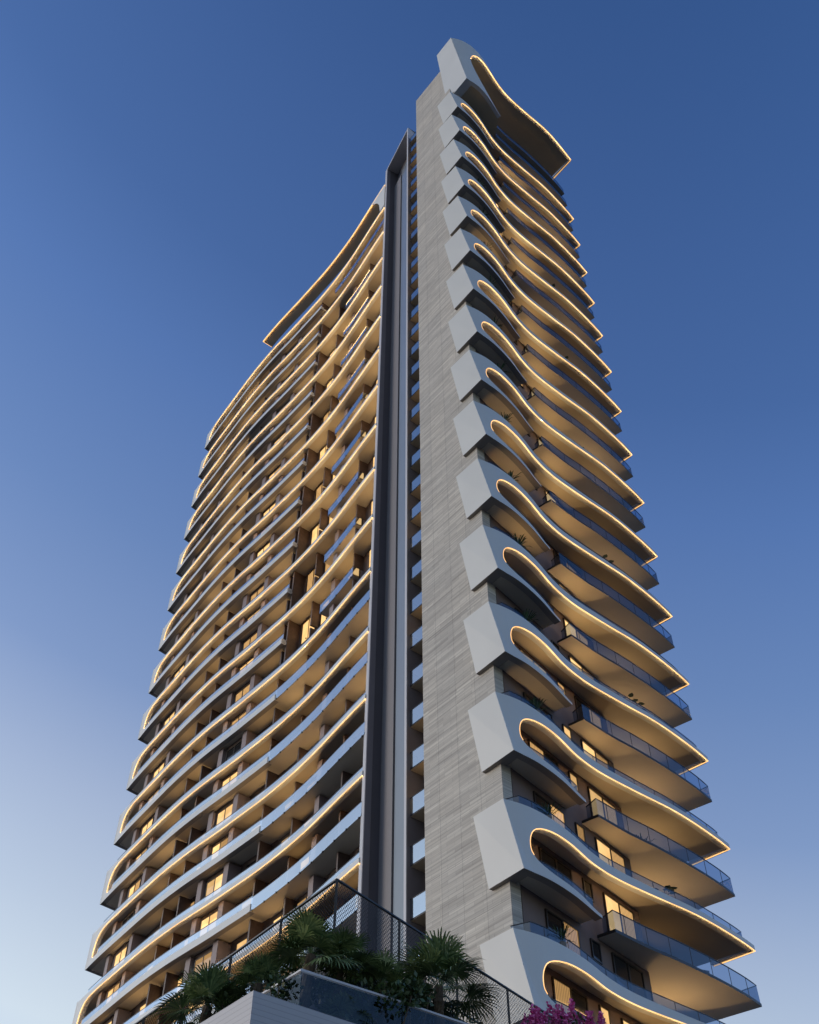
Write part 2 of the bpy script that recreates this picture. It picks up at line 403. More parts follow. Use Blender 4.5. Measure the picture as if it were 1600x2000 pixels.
# ---- right wing: lit wave balconies
HOLE_U = [(1.25,-1.68),(1.262,-1.5),(1.31,-1.27),(1.40,-1.06),(1.53,-.88),(1.72,-.73),(2.0,-.60),(2.4,-.49),(2.9,-.40),(3.5,-.34),(4.5,-.31),(6.2,-.31),(8.2,-.24),(11,-.16),(14,-.06),(17,0),(21,0)]
HOLE_V = [(1.25,-1.68),(1.262,-1.86),(1.31,-2.02),(1.42,-2.17),(1.65,-2.35),(2.03,-2.5),(2.44,-2.6),(2.9,-2.66),(3.9,-2.69),(4.9,-2.74),(5.9,-2.83),(6.85,-2.90)]
NOSE, LIP, TOPZ, BOTZ, THK = 1.25, 6.85, .29, -3.05, .42
def ribbon_face(mb, curve, z0, hu, hv, nose, lip, top, bot, send, shear, thk, sgn=1):
    """front of a band with a long rounded opening; sgn=-1 runs the motif from the far end of the curve"""
    def pos(s): return s if sgn > 0 else curve.len - s
    v = []; f = []; off = []
    def vt(s, z, ext=0):
        q = pos(s); p = curve.at(q); n = curve.nrm(min(max(q, .25), curve.len - .25))
        v.append((p[0], p[1], z0 + z)); off.append((n[0] * thk, n[1] * thk, 0)); return len(v) - 1
    rows = fr(top, bot, 13); zm = hu[0][1]
    rows = sorted(set([round(x, 4) for x in rows] + [round(zm, 4)]), reverse=True)
    us = fr(0, 1, 7); g = []
    for z in rows:
        s0 = shear * (top - z) / (top - bot); g.append([vt(s0 + u * (nose - s0), z) for u in us])
    for i in range(len(rows) - 1):
        for j in range(6): f.append([g[i + 1][j], g[i + 1][j + 1], g[i][j + 1], g[i][j]])
    # upper branch
    ss = [x for x, _ in hu if x > nose and x < 3] + [x * 1.0 for x in fr(3, send, int((send - 3) / .4) + 2)]
    iz = rows.index(round(zm, 4)); up = [r[-1] for r in g[:iz + 1]]; lo = [r[-1] for r in g[iz:]]
    prev = up; nU = len(up)
    for s in ss:
        zu = lerp(hu, s); zs = [top + (zu - top) * i / (nU - 1) for i in range(nU)]; col = [vt(s, z) for z in zs]
        for i in range(nU - 1): f.append([prev[i + 1], col[i + 1], col[i], prev[i]])
        prev = col
    endc = prev
    ss2 = [x for x, _ in hv if x > nose and x < 2.5] + fr(2.5, lip, max(4, int((lip - 2.5) / .4) + 2))
    prev = lo; nL = len(lo)
    for s in ss2:
        zv = lerp(hv, s); zs = [zv + (bot - zv) * i / (nL - 1) for i in range(nL)]; col = [vt(s, z) for z in zs]
        for i in range(nL - 1): f.append([prev[i + 1], col[i + 1], col[i], prev[i]])
        prev = col
    if sgn < 0: f = [q[::-1] for q in f]
    mb.thicken(v, f, off)
def led_path(curve, z0, hu, hv, send, sgn=1, drop=.0):
    pts = []
    def pt(s, z):
        q = s if sgn > 0 else curve.len - s
        p = curve.at(q, -.006); n = curve.nrm(min(max(q, .25), curve.len - .25)); pts.append((p[0], p[1], z0 + z, n[0], n[1]))
    for s, z in [h for h in hv if h[0] < 1.5][::-1]: pt(s, z)
    for s, z in hu[1:]:
        if s < 3: pt(s, z)
    for s in fr(3, send, int((send - 3) / .35) + 2): pt(s, lerp(hu, s))
    return pts
def led(path, parent, w=.036, h=.038, tail=None):
    """light profile along the lower edge: diffuser outside and below, the brighter lens faces the soffit inside"""
    mb = MB(); P = [Vector(p[:3]) for p in path]; N = [Vector((p[3], p[4], 0)) for p in path]; k = len(P); rows = []
    for i in range(k):
        t = (P[min(i + 1, k - 1)] - P[max(i - 1, 0)]).normalized(); m_ = -(t.cross(N[i])).normalized(); a = P[i] + m_ * .004
        rows.append([a, a + m_ * h, a + m_ * h + N[i] * w, a + N[i] * w])
    v = [p for r in rows for p in r]; f = []; mm = []
    for i in range(k - 1):
        for j in range(4):
            c, d = 4 * i + j, 4 * i + (j + 1) % 4; f.append([c, d, d + 4, c + 4]); mm.append(1 if j == 2 else 0)
    mb.v = v; mb.f = f; mb.m = mm
    if tail: mb.tube(tail, .024, 4)
    return mb.build('led_strip', [M['led'], M['led_in']], parent)
def wall_strip(outer, umax):
    """points of the rear wall straight behind an edge, with the step at the end of the flat"""
    o, q = [], []; pu = None
    for p in outer:
        u = min(umax, max(.1, (p[0] - WP[0]) * WD[0] + (p[1] - WP[1]) * WD[1]))
        if pu is not None and pu < 11 <= u:
            w = (11 - pu) / (u - pu); e = (pp[0] + (p[0] - pp[0]) * w, pp[1] + (p[1] - pp[1]) * w)
            o += [e, e]; q += [wl(11, .05), wl(11, 1.65)]
        o.append(p); q.append(wl(u, .05 if u < 11 else 1.65)); pu, pp = u, p
    return o, q
def wall_match(s, smax, u0, u1): return u0 + (u1 - u0) * (s / smax)
def slab(mb, outer, inner, zb, zt, m_soff=1, m_top=0):
    n = len(outer)
    for i in range(n - 1):
        a, b, c, d = outer[i], outer[i + 1], inner[i + 1], inner[i]
        mb.quad((*d, zb), (*c, zb), (*b, zb), (*a, zb), m_soff); mb.quad((*a, zt), (*b, zt), (*c, zt), (*d, zt), m_top)
        mb.quad((*a, zb), (*b, zb), (*b, zt), (*a, zt), m_top)
    for i in (0, n - 1):
        a, d = outer[i], inner[i]; mb.quad((*a, zb), (*d, zb), (*d, zt), (*a, zt), m_top)
def balustrade(path, zb, zt, gmat, parent, thick=.016, posts=0, railr=.025, postname='post'):
    g = MB(); n = len(path)
    for i in range(n - 1):
        a, b = path[i], path[i + 1]; g.quad((*a, zb), (*b, zb), (*b, zt), (*a, zt))
    o = g.build('glass_balustrade', M[gmat], parent)
    r = MB(); r.tube([(*p, zt + .012) for p in path], railr, 4)
    acc = 0
    if posts:
        for a, b in zip(path[:-1], path[1:]):
            l = math.dist(a, b); acc += l
            if acc > posts:
                acc = 0; r.tube([(*b, zb), (*b, zt)], .018, 4)
    r.build('handrail', M['black'], parent)
    return o
PANEL = dict(TL=(3.0, 44.07), TR=(4.32, 42.50), BR=(5.03, 42.75), BL=(3.58, 44.62))
def corner_panel(mb, z0, top, bot, P, d=.62):
    bot -= .005; top += .004
    q = [(*P['TL'], z0 + top), (*P['TR'], z0 + top), (*P['BR'], z0 + bot), (*P['BL'], z0 + bot)]
    # finely divided so the slanted face stays smooth
    bk = [(p[0] + B[0] * d, p[1] + B[1] * d, p[2]) for p in q]
    mb.add(q + bk, [[0, 3, 2, 1], [4, 5, 6, 7], [0, 1, 5, 4], [1, 2, 6, 5], [2, 3, 7, 6], [3, 0, 4, 7]])
UEND = 18.9
for k in range(-1, 15):
    zk = Z0 + STEP * k
    m = MB(); ribbon_face(m, T, zk, HOLE_U, HOLE_V, NOSE, LIP, TOPZ, BOTZ, T.len, .72, THK)
    corner_panel(m, zk, TOPZ, BOTZ, PANEL)
    # far end return of the band
    e0 = T.at(T.len); e1 = wl(UEND); ei = (e0[0] + A[0] * .3 - WD[0] * .35, e0[1] + A[1] * .3 - WD[1] * .35)
    dx, dy = e1[0] - e0[0], e1[1] - e0[1]; dl = math.hypot(dx, dy); ux = (dx / dl, dy / dl)
    m.box((e0[0] + dx * .54, e0[1] + dy * .54), ux, (ux[1], -ux[0]), dl * .46, .15, zk + .0, zk + TOPZ)
    out, inn = wall_strip([T.at(x, .2) for x in fr(.35, T.len - .2, 60)], UEND)
    slab(m, out, inn, zk + .07, zk + .26)
    out, inn = wall_strip([T.at(x, .2) for x in fr(.95, LIP, 18)], 20)
    slab(m, out, inn, zk + BOTZ + .12, zk + BOTZ + .34)
    m.prism([ab(SC, -.75, .28), T.at(.97, .25), wl(.8, .05), wl(.05, .05), SR, SC], zk + BOTZ + .117, zk + BOTZ + .3, 0, True, 1)
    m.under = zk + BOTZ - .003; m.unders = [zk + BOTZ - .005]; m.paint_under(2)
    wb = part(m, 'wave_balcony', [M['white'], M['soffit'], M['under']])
    led(led_path(T, zk, HOLE_U, HOLE_V, T.len), wb, tail=[(*e0, zk - .03), (e0[0] + dx * .98, e0[1] + dy * .98, zk - .03)])
    ss = fr(1.1, T.len - .55, 46); path = [T.at(s, .33) for s in ss]
    path = [ab(T.at(.5, .3), .75, .2)] + path + [(path[-1][0] + ux[0] * 2.6, path[-1][1] + ux[1] * 2.6)]
    balustrade(path, zk + TOPZ, zk + TOPZ + .66, 'glassR', wb, posts=1.6)
    ss = fr(1.7, LIP - .35, 20); path = [T.at(s, .22) for s in ss] + [T.at(LIP - .35, 1.2)]
    balustrade(path, zk - 2.72, zk - 2.72 + .55, 'glassR', wb, posts=1.8)
# ---- right wing: dark edged glass balconies between them
GE = Curve([(9.82,48.58),(10.72,49.42),(11.8,50.41),(13.12,51.45),(14.37,52.55),(15.58,53.65),(16.66,54.70),(17.82,55.90),(18.65,56.90)], 40, 3, 1)
g0 = wl(6.7); gend = wl(18.6)
for k in range(-1, 17):
    zk = Z0 + STEP * k - 3.1
    if k == 16: zk = Z0 + STEP * 15
    m = MB(); out, inn = wall_strip([GE.at(x) for x in fr(0, GE.len, 40)], 18.6)
    slab(m, out, inn, zk, zk + .16, 1, 0)
    o = part(m, 'glass_balcony', [M['black'], M['soffit']])
    path = [(g0[0] - WN[0] * .15, g0[1] - WN[1] * .15)] + [GE.at(s, .04) for s in fr(.05, GE.len, 30)] + [(gend[0], gend[1])]
    balustrade(path, zk + .1, zk + 1.12, 'glassR', o, posts=1.55, railr=.03)
# ---- right canopy
CT = Curve([(4.84,41.81),(5.34,41.85),(6.08,42.05),(6.88,42.45),(7.7,43.04),(8.25,43.6),(8.81,44.32),(9.39,45.15),(9.97,46.05),(10.56,46.9),(11.14,47.65),(12.23,48.78),(14.29,50.5),(16.38,52.13),(17.46,53.13),(18.79,54.56),(20.38,56.42)], 60, 4, 1)
zc = 129.1 + H - .4
CU = [(2.3,-4.55),(2.32,-4.1),(2.4,-3.6),(2.55,-3.0),(2.75,-2.5),(3.05,-2.0),(3.5,-1.45),(4.1,-1.0),(4.8,-.62),(5.6,-.36),(6.5,-.2),(8,-.06),(10,0),(23,0)]
CV = [(2.3,-4.55),(2.32,-5.1),(2.4,-5.8),(2.6,-6.9),(3.0,-8.2),(3.6,-9.5),(4.4,-10.5),(5.2,-11.05),(6.2,-11.45),(7.2,-11.6)]
m = MB(); ribbon_face(m, CT, zc, CU, CV, 2.3, 7.2, .4, -11.75, CT.len, 1.62, .4)
corner_panel(m, zc, .4, -11.75, dict(TL=(3.22, 43.81), TR=(4.84, 41.80), BR=(6.22, 42.05), BL=(4.11, 44.66)), .9)
e0 = CT.at(CT.len); e1 = (e0[0] + A[0] * 4, e0[1] + A[1] * 4)
m.box(((e0[0] + e1[0]) / 2, (e0[1] + e1[1]) / 2), A, B, 1.85, .12, zc, zc + .4)
ss = fr(.4, CT.len - .15, 46); out = [CT.at(s, .2) for s in ss]
inn = [ab(wl(.2 + (19.6 - .2) * s / CT.len), 3.2 * (s / CT.len), 0) for s in ss]
slab(m, out, inn, zc + .1, zc + .36)
ss = fr(1.9, 7.2, 20); out = [CT.at(s, .2) for s in ss]; inn = [wl(.1 + 7 * (s - 1.9) / 5.3, .05) for s in ss]
slab(m, out, inn, zc - 11.6, zc - 11.3)
m.prism([ab(SC, -1.6, .5), CT.at(1.95, .25), wl(1.2, .05), wl(.05, .05), SR, SC], zc - 11.603, zc - 11.31, 0, True, 1)
can = part(m, 'roof_canopy', [M['white'], M['bronze']])
led(led_path(CT, zc, CU, CV, CT.len), can, .05, .055, [(*e0, zc - .035), (*e1, zc - .035)])
# ---- tall grey frame, its recessed panel and glass strip
ZF = 130.4 + H
m = MB()
m.prism([fp(-.036), fp(.036), fp(.036, 2.6), fp(-.036, 2.6)], 0, ZF)
m.prism([fp(.955), fp(1.0), ab(fp(1.0), 0, 2.0), fp(.955, 2.0)], 0, ZF)
m.prism([fp(.036), fp(.955), fp(.955, 2.6), fp(.036, 2.6)], ZF - .35, ZF - .01)
pf = part(m, 'portal_frame', M['frame'])
m = MB()
m.prism([fp(.037, .012), fp(.050, .012), fp(.050, .45), fp(.037, .45)], 0, ZF - .36)
m.quad((*ab(FR, -.012, .06), 0), (*ab(FR, -.012, 2.0), 0), (*ab(FR, -.012, 2.0), ZF - 3), (*ab(FR, -.012, .06), ZF - 3))
part(m, 'side_cladding', M['framein'])
m = MB(); m.prism([fp(.037, .453), fp(.044, .453), fp(.044, 1.6), fp(.037, 1.6)], 0, ZF - .36); m.prism([fp(.045, 1.5), fp(.95, 1.5), fp(.95, 1.7), fp(.045, 1.7)], 0, ZF - .37)
part(m, 'shaded_recess', M['slate_dark'])  # deep part of the slate return, its shade put into the colour
m = MB(); m.prism([fp(.046, 1.08), fp(.335, 1.08), fp(.335, 1.4), fp(.046, 1.4)], 0, ZF - 4.5)
part(m, 'grey_panel', M['panel'])
m = MB(); m.prism([fp(.397, 1.05), fp(.953, 1.05), fp(.953, 1.4), fp(.397, 1.4)], 0, ZF - 4.0)
part(m, 'glazed_strip', M['strip'])
m = MB(); m.prism([fp(.337, 1.25), fp(.395, 1.25), fp(.395, 1.42), fp(.337, 1.42)], 0, ZF - 4)
part(m, 'shadow_mullion', M['black'])
# small balconies in the slot between frame and stone corner
for i in range(-1, 33):
    zz = Z0 + 3.1 * i - .25
    if zz > 128: break
    m = MB(); P = [ab(FR, -4.13, .30), ab(FR, -.02, .30), ab(FR, -.02, 1.58), ab(FR, -4.13, 1.58)]
    m.prism(P, zz, zz + .2, 0, True, 1)
    o = part(m, 'slot_balcony', [M['dark'], M['soffit']])
    balustrade([ab(FR, -4.12, .25), ab(FR, -.05, .25), ab(FR, -.03, .9)], zz + .05, zz + 1.15, 'glassS', o)
    r = random.Random(i); p = ab(FR, -2.1, 1.55)
    window('balcony_door', (p[0], p[1], zz + .22), math.atan2(-A[1], -A[0]), 2.2, 2.4, 2, ['lit', 'lit'] if i in (2, 3, 6, 9, 10, 13, 14, 17, 18, 20, 21, 22, 24, 25, 27, 28, 29, 30) else ['unlit', 'unlit'])

# ---- left wing
LH_U = [(.85,-2.05),(.86,-1.8),(.9,-1.5),(.98,-1.2),(1.12,-.9),(1.32,-.64),(1.6,-.42),(2.0,-.25),(2.6,-.12),(3.4,-.06),(5,-.04),(60,-.04)]
LH_V = [(.85,-2.05),(.87,-2.2),(.93,-2.32),(1.1,-2.40),(1.5,-2.43),(2.5,-2.44),(60,-2.44)]
LB = -3.02; LT = .33
INN = 1.75                                        # depth of the ordinary balcony bays
LS0 = .22
ends = {}
def inw(s, d): return L.at(s, d)
m = MB()
ss = fr(LS0, L.len - 1.6, 70)
for a, b in zip(ss[:-1], ss[1:]):
    m.quad((*inw(a, INN), 0), (*inw(b, INN), 0), (*inw(b, INN), Z0 + 93.2), (*inw(a, INN), Z0 + 93.2))
pe = inw(L.len - 1.6, INN); m.quad((*pe, 0), (pe[0] + 6, pe[1] + 7, 0), (pe[0] + 6, pe[1] + 7, Z0 + 93.2), (*pe, Z0 + 93.2))
BAYS = [(7.2, 10.0), (18.9, 21.7), (23.4 - 1.6, 23.4 + 1.2), (36.2, 39.6)]
def snear(p):
    return min((math.dist(L.at(s), p), s) for s in fr(0, L.len, 440))[1]
PIERS = [snear(p) for p in ((-6.73, 65.95), (-14.17, 75.3), (-16.55, 77.9), (-23.68, 86.9))] + [L.len - 3.6]
FINS = [snear(p) for p in ((-4.8, 62.77), (-8.74, 68.71), (-11.24, 71.95), (-20.21, 82.22))] + [snear((-18.6, 80.2))]
BAYW = [(PIERS[1] + .35, PIERS[2] - .3), (PIERS[3] + .35, PIERS[4] - .3)]
for a, b in BAYW:                                 # shallow glazed bays between two piers
    q = fr(a, b, 5)
    for c, d in zip(q[:-1], q[1:]): m.quad((*inw(c, .95), 0), (*inw(d, .95), 0), (*inw(d, .95), Z0 + 93), (*inw(c, .95), Z0 + 93))
    for c in (a, b): m.quad((*inw(c, .95), 0), (*inw(c, INN), 0), (*inw(c, INN), Z0 + 93), (*inw(c, .95), Z0 + 93))
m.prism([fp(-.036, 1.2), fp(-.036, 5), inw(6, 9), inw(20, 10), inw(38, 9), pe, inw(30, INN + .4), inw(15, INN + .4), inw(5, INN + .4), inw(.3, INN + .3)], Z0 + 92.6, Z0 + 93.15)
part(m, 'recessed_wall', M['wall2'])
GAP = (9.95, 14.9)                                # upper storeys: no slab between the short balcony and the long one
def pathL(a, b, ins, n=None): return [L.at(s, ins) for s in fr(a, b, n or max(3, int((b - a) / .6) + 2))]
endp = L.at(L.len); tE = (.68, .73)
LEFTK = range(-1, 16)
for k in LEFTK:
    zk = Z0 + STEP * k
    ext = 3.0
    m = MB()
    lip_end = L.len - 15.0
    ribbon_face(m, L, zk, LH_U, LH_V, .85, lip_end, LT, LB, L.len - LS0, 0, .45, -1)
    # end return
    c0 = (endp[0] + tE[0] * ext / 2, endp[1] + tE[1] * ext / 2)
    m.box(c0, tE, (tE[1], -tE[0]), ext / 2, .22, zk + LB, zk + LT)
    s1 = fr(LS0, L.len - .4, 80)
    slab(m, [L.at(s, .2) for s in s1], [L.at(s, INN + .1) for s in s1], zk + .07, zk + .28)
    s1 = fr(15.0, L.len - .4, 60)
    slab(m, [L.at(s, .2) for s in s1], [L.at(s, INN + .1) for s in s1], zk + LB + .12, zk + LB + .36)
    # far end floor corner
    for zz in (zk + .07, zk + LB + .12):
        c = L.at(L.len - .5, .2); d = L.at(L.len - .5, INN + .1)
        m.prism([c, d, (d[0] + tE[0] * 2.2, d[1] + tE[1] * 2.2), (endp[0] + tE[0] * 2.8, endp[1] + tE[1] * 2.8), (endp[0] + .1, endp[1] + .05)], zz + .003, zz + .2, 0, True, 1)
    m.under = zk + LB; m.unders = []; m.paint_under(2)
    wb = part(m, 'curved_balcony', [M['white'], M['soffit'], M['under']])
    led(led_path(L, zk, LH_U, LH_V, L.len - LS0, -1), wb)
    balustrade(pathL(LS0 + .05, L.len - 1.0, .34), zk + LT, zk + LT + .72, 'glassL', wb)
    balustrade(pathL(15.1, L.len - 1.5, .2), zk - 2.44, zk - 2.44 + .72, 'glassL', wb)
    # the odd storey towards the frame
    if k <= 5: a, b, ins = LS0, 15.0, .05
    elif k == 15: a, b, ins = LS0, 12.2, .25
    else: a, b, ins = 4.3, 9.85, .62
    m = MB(); zz = zk - 3.1; q = fr(a, b, max(8, int((b - a) / .6)))
    slab(m, [L.at(s, ins + .02) for s in q], [L.at(s, INN + .12) for s in q], zz + .1, zz + .28)
    for s in fr(a + .25, b - .25, max(2, int((b - a) / 1.45))):   # clamps under the glass
        t = L.tan(s); n = L.nrm(s); m.box(L.at(s, ins - .01), t, n, .05, .05, zz + .02, zz + .12, 0)
    o = part(m, 'glass_fronted_balcony', [M['dark'], M['soffit']])
    path = pathL(a, b, ins)
    if k > 5: path = [L.at(a, INN)] + path + [L.at(b, INN)]
    balustrade(path, zz + .12, zz + 1.12, 'glassL', o, railr=.018)
ZT = Z0 + 93.1
m = MB()                                          # thin free canopy over the roof edge
def CL(s, i): return L.at(s, i)
q = fr(0.3, 29.4, 50)
zt = 126.3 + H
ribbon = MB()
v = []; f = []
for s in q: v += [(*CL(s, 0), zt), (*CL(s, 0), zt + .35), (*CL(s, 1.55), zt + .35), (*CL(s, 1.55), zt)]
for i in range(len(q) - 1):
    a = 4 * i
    for j in range(4): f.append([a + j, a + 4 + j, a + 4 + (j + 1) % 4, a + (j + 1) % 4])
fm_ = [0, 0, 0, 1] * (len(q) - 1)
o0 = len(m.v); m.v += v; m.f += f; m.m += fm_
m.add(v[:4], [[0, 1, 2, 3]]); m.add(v[-4:], [[3, 2, 1, 0]])
# white web joining it to the band below, next to the frame
hs = fr(.25, 3.6, 14)
for a, b in zip(hs[:-1], hs[1:]):
    def zl(s): return zt - .0 - 5.4 + 5.4 * min(1, max(0, (s - 1.3) / 2.3)) ** .45 if s > 1.3 else zt - 5.6
    m.quad((*CL(a, .01), zl(a)), (*CL(b, .01), zl(b)), (*CL(b, .01), zt), (*CL(a, .01), zt))
oc = part(m, 'edge_canopy', [M['white'], M['bronze']])
led([(*L.at(x, -.006), zt, *L.nrm(x)) for x in q[::-1]], oc, .05, .055, [(*CL(29.4, 0), zt - .03), (*CL(29.4, 1.5), zt - .03)])

# piers, partitions and windows of the left wing
def copies(items, name, cap, build):
    """items nearest first: up to cap parts of their own, the rest one part"""
    for it in items[:cap]:
        mb, mt = build(it, MB()); part(mb, name, mt)
    if len(items) > cap:
        mb = MB(); mt = None
        for it in items[cap:]: mb, mt = build(it, mb)
        o = part(mb, name, mt); o['kind'] = 'stuff'
pit = []; fit = []
for k in LEFTK:
    for odd in (0, 1):
        zb = Z0 + STEP * k - (6.2 if odd else 3.1) + .33; zt_ = zb + 2.78 + (0 if odd else 0)
        for s in PIERS: pit.append((s, zb, zt_))
        for s in FINS: fit.append((s, zb, zt_))
    # tall partition beside the gap on the upper storeys
pit.sort(key=lambda t: t[1] + t[0]); fit.sort(key=lambda t: t[1] + t[0])
def bp(it, mb):
    s, a, b = it; i0 = .9 if s < 12 else .62; mb.box(L.at(s, (i0 + 1.75) / 2), L.tan(s), L.nrm(s), .33, (1.75 - i0) / 2, a, b); return mb, M['pier']
def bf(it, mb):
    s, a, b = it; i0 = .86 if s < 12 else .62; mb.box(L.at(s, (i0 + 1.8) / 2), L.tan(s), L.nrm(s), .09, (1.8 - i0) / 2, a, b); return mb, M['fin']
copies(pit, 'pier', 100, bp); copies(fit, 'partition', 100, bf)
tit = [(15.05, Z0 + STEP * k - 6.2 + .33, Z0 + STEP * k - .0) for k in range(6, 15)]
for it in tit:
    mb = MB(); s, a, b = it; mb.box(L.at(s, 1.15), L.tan(s), L.nrm(s), .1, .62, a, b); part(mb, 'tall_partition', M['fin'])
WINS = []
for k in LEFTK:
    for odd in (0, 1):
        zb = Z0 + STEP * k - (6.2 if odd else 3.1) + .32
        r = random.Random(k * 13 + odd)
        for s, ins, w in [((BAYW[0][0] + BAYW[0][1]) / 2, .90, min(2.3, BAYW[0][1] - BAYW[0][0])), ((BAYW[1][0] + BAYW[1][1]) / 2, .90, min(2.4, BAYW[1][1] - BAYW[1][0])),
                          (2.2, 1.70, 2.6), (5.9, 1.70, 2.6), (10.2, 1.70, 2.6), (13.4, 1.70, 2.2), (17.6, 1.70, 2.8), (27.6, 1.70, 3.0), (31.6, 1.70, 3.0)]:
            dark_zone = (s < 8 and k < 7 and r.random() < .65)
            WINS.append((s, ins, w, zb, ['unlit', 'unlit'] if (dark_zone or r.random() < (.16 if k < 6 else .07)) else r.choice([['lit', 'lit'], ['lit', 'lit'], ['curt', 'curt'], ['lit', 'curt']])))
WINS.sort(key=lambda t: t[3] + t[0] * .6)
for s, ins, w, zb, kk in WINS[:100]:
    t = L.tan(s); p = L.at(s, ins); window('balcony_window', (p[0], p[1], zb), math.atan2(-t[1], -t[0]), w, 2.5, 2, kk)
for s, ins, w, zb, kk in WINS:
    if kk[0] == 'unlit' : continue
    r = random.Random(int(s * 100 + zb * 10)); n = L.nrm(s)
    if r.random() < (.45 if zb < 60 else .7): soffit_fill(L.at(s, ins - .2), zb - .02, (-n[0] * .3, -n[1] * .3), r.uniform(20, 42), 140, .35)
rest = MB(); MI = {'lit': 1, 'curt': 2, 'unlit': 3}
for s, ins, w, zb, kk in WINS[100:]:
    t = L.tan(s); p = L.at(s, ins); fm, panes = win_mesh(w, 2.5, 2, kk)
    c, sn = -t[0], -t[1]
    def tr(vv): return [(p[0] + x * c - y * sn, p[1] + x * sn + y * c, zb + z) for x, y, z in vv]
    rest.add(tr(fm.v), fm.f, 0)
    for q_, kd in panes: rest.add(tr(q_.v), q_.f, MI[kd])
o = part(rest, 'balcony_window', [M['dark'], M['lit'], M['curt'], M['unlit']]); o['kind'] = 'stuff'

# ---------------------------------------------------------------- podium in front
def isect(p, d, q, e):
    den = d[0] * e[1] - d[1] * e[0]; t = ((q[0] - p[0]) * e[1] - (q[1] - p[1]) * e[0]) / den
    return (p[0] + d[0] * t, p[1] + d[1] * t)
pod = tag(empty('podium', (-2.69, 18.35, 0)), 'low podium building with pale ribbed tile walls in front of the tower', 'building')
PM = Matrix.Translation((2.69, -18.35, 0))
def ppart(mb, name, mats):
    o = mb.build(name, mats); o.parent = pod; o.matrix_parent_inverse = PM; return o
ZW = 8.0 + H
C0 = (-2.69, 18.35); cl = ab(C0, 22, 0); cr = ab(C0, 0, 24)
m = MB(); m.prism([C0, cr, ab(cr, .35, 0), ab(C0, .35, .35), ab(cl, 0, .35), cl], 0, ZW)
o = ppart(m, 'tiled_wall', M['tile'])
uvattr(o, lambda co: (((co.x - C0[0]) * (B[0] - A[0]) + (co.y - C0[1]) * (B[1] - A[1])), co.z, 0))
m = MB(); m.prism([ab(C0, .36, .36), ab(cr, .36, 0), ab(cr, 8, 0), ab(cl, 0, 8), ab(cl, 0, .36)], 0, ZW - .5); ppart(m, 'planting_deck', M['soil'])
FC = (-1.62, 21.9); fL = (-.602, .798); fR_ = (.600, .800); ZFt = 12.0 + H; ZFb = 10.67 + H
def fpt(side, t, inn=0):
    d = fL if side < 0 else fR_
    return (FC[0] + d[0] * t, FC[1] + d[1] * t + inn)
m = MB(); m.prism([fpt(-1, 0, .06), fpt(1, 22, .06), fpt(1, 22, 3), (-1, 36), fpt(-1, 22, 3), fpt(-1, 22, .06)], 0, ZFb - .12); ppart(m, 'upper_terrace', M['slate_dark'])

# glass balustrade on the podium edge
gb = tag(empty('terrace_balustrade', (-2.04, 19.83, ZW - .2)), 'frameless dark blue glass balustrade with grey top rail above the tiled wall', 'balustrade')
GM = Matrix.Translation((2.04, -19.83, -(ZW - .2)))
def gpart(mb, name, mats):
    o = mb.build(name, mats); o.parent = gb; o.matrix_parent_inverse = GM; return o
GC = (-2.04, 19.83); ZG = 9.0 + H
gR = Vector((.8, .6)); gp = [ab(GC, 5.2, 0), GC, (GC[0] + .80 * 2, GC[1] + .60 * 2), (GC[0] + .8 * 4.2, GC[1] + .6 * 4.2 + .06), (GC[0] + .78 * 8, GC[1] + .62 * 8), (GC[0] + .76 * 13, GC[1] + .64 * 13)]
for i in range(len(gp) - 1):
    m = MB(); m.quad((*gp[i], ZW - .45), (*gp[i + 1], ZW - .45), (*gp[i + 1], ZG), (*gp[i], ZG)); gpart(m, 'glass_pane', M['glassF'])
m = MB(); m.tube([(*p, ZG + .02) for p in gp], .035, 6); gpart(m, 'top_rail', M['frame'])

# black netting fence on the upper terrace
fe = tag(empty('mesh_fence', (FC[0], FC[1], ZFb)), 'black chain link fence with slim posts on the terrace edge in front of the tower', 'fence')
FM = Matrix.Translation((-FC[0], -FC[1], -ZFb))
def fpart(mb, name, mats):
    o = mb.build(name, mats); o.parent = fe; o.matrix_parent_inverse = FM; return o
LEN = 21.5
for side in (-1, 1):
    for nm, z, r in (('top_rail', ZFt, .035), ('bottom_rail', ZFb, .028)):
        m = MB(); m.tube([(*fpt(side, 0), z), (*fpt(side, LEN), z)], r, 6); fpart(m, nm, M['black'])
    hh = ZFt - ZFb; sp = .098; m = MB(); n = int(LEN / sp)
    for i in range(-int(hh / sp) - 1, n):
        for dr in (1, -1):
            a = i * sp; b = a + hh
            t0, t1 = max(0, a), min(LEN, b)
            if t1 <= t0: continue
            z0 = (t0 - a); z1 = (t1 - a)
            if dr < 0: z0, z1 = hh - z0, hh - z1
            p, q = fpt(side, t0, .012 * dr), fpt(side, t1, .012 * dr)
            m.tube([(*p, ZFb + z0), (*q, ZFb + z1)], .0065, 3)
    fpart(m, 'netting', M['black'])
    for t in [0] * (side > 0) + [2.3, 4.6, 6.9, 9.2, 11.5, 13.8, 16.1, 18.4, 20.7]:
        m = MB(); p = fpt(side, t); m.box(p, (1, 0), (0, 1), .028, .028, ZFb - .1, ZFt); fpart(m, 'post', M['black'])

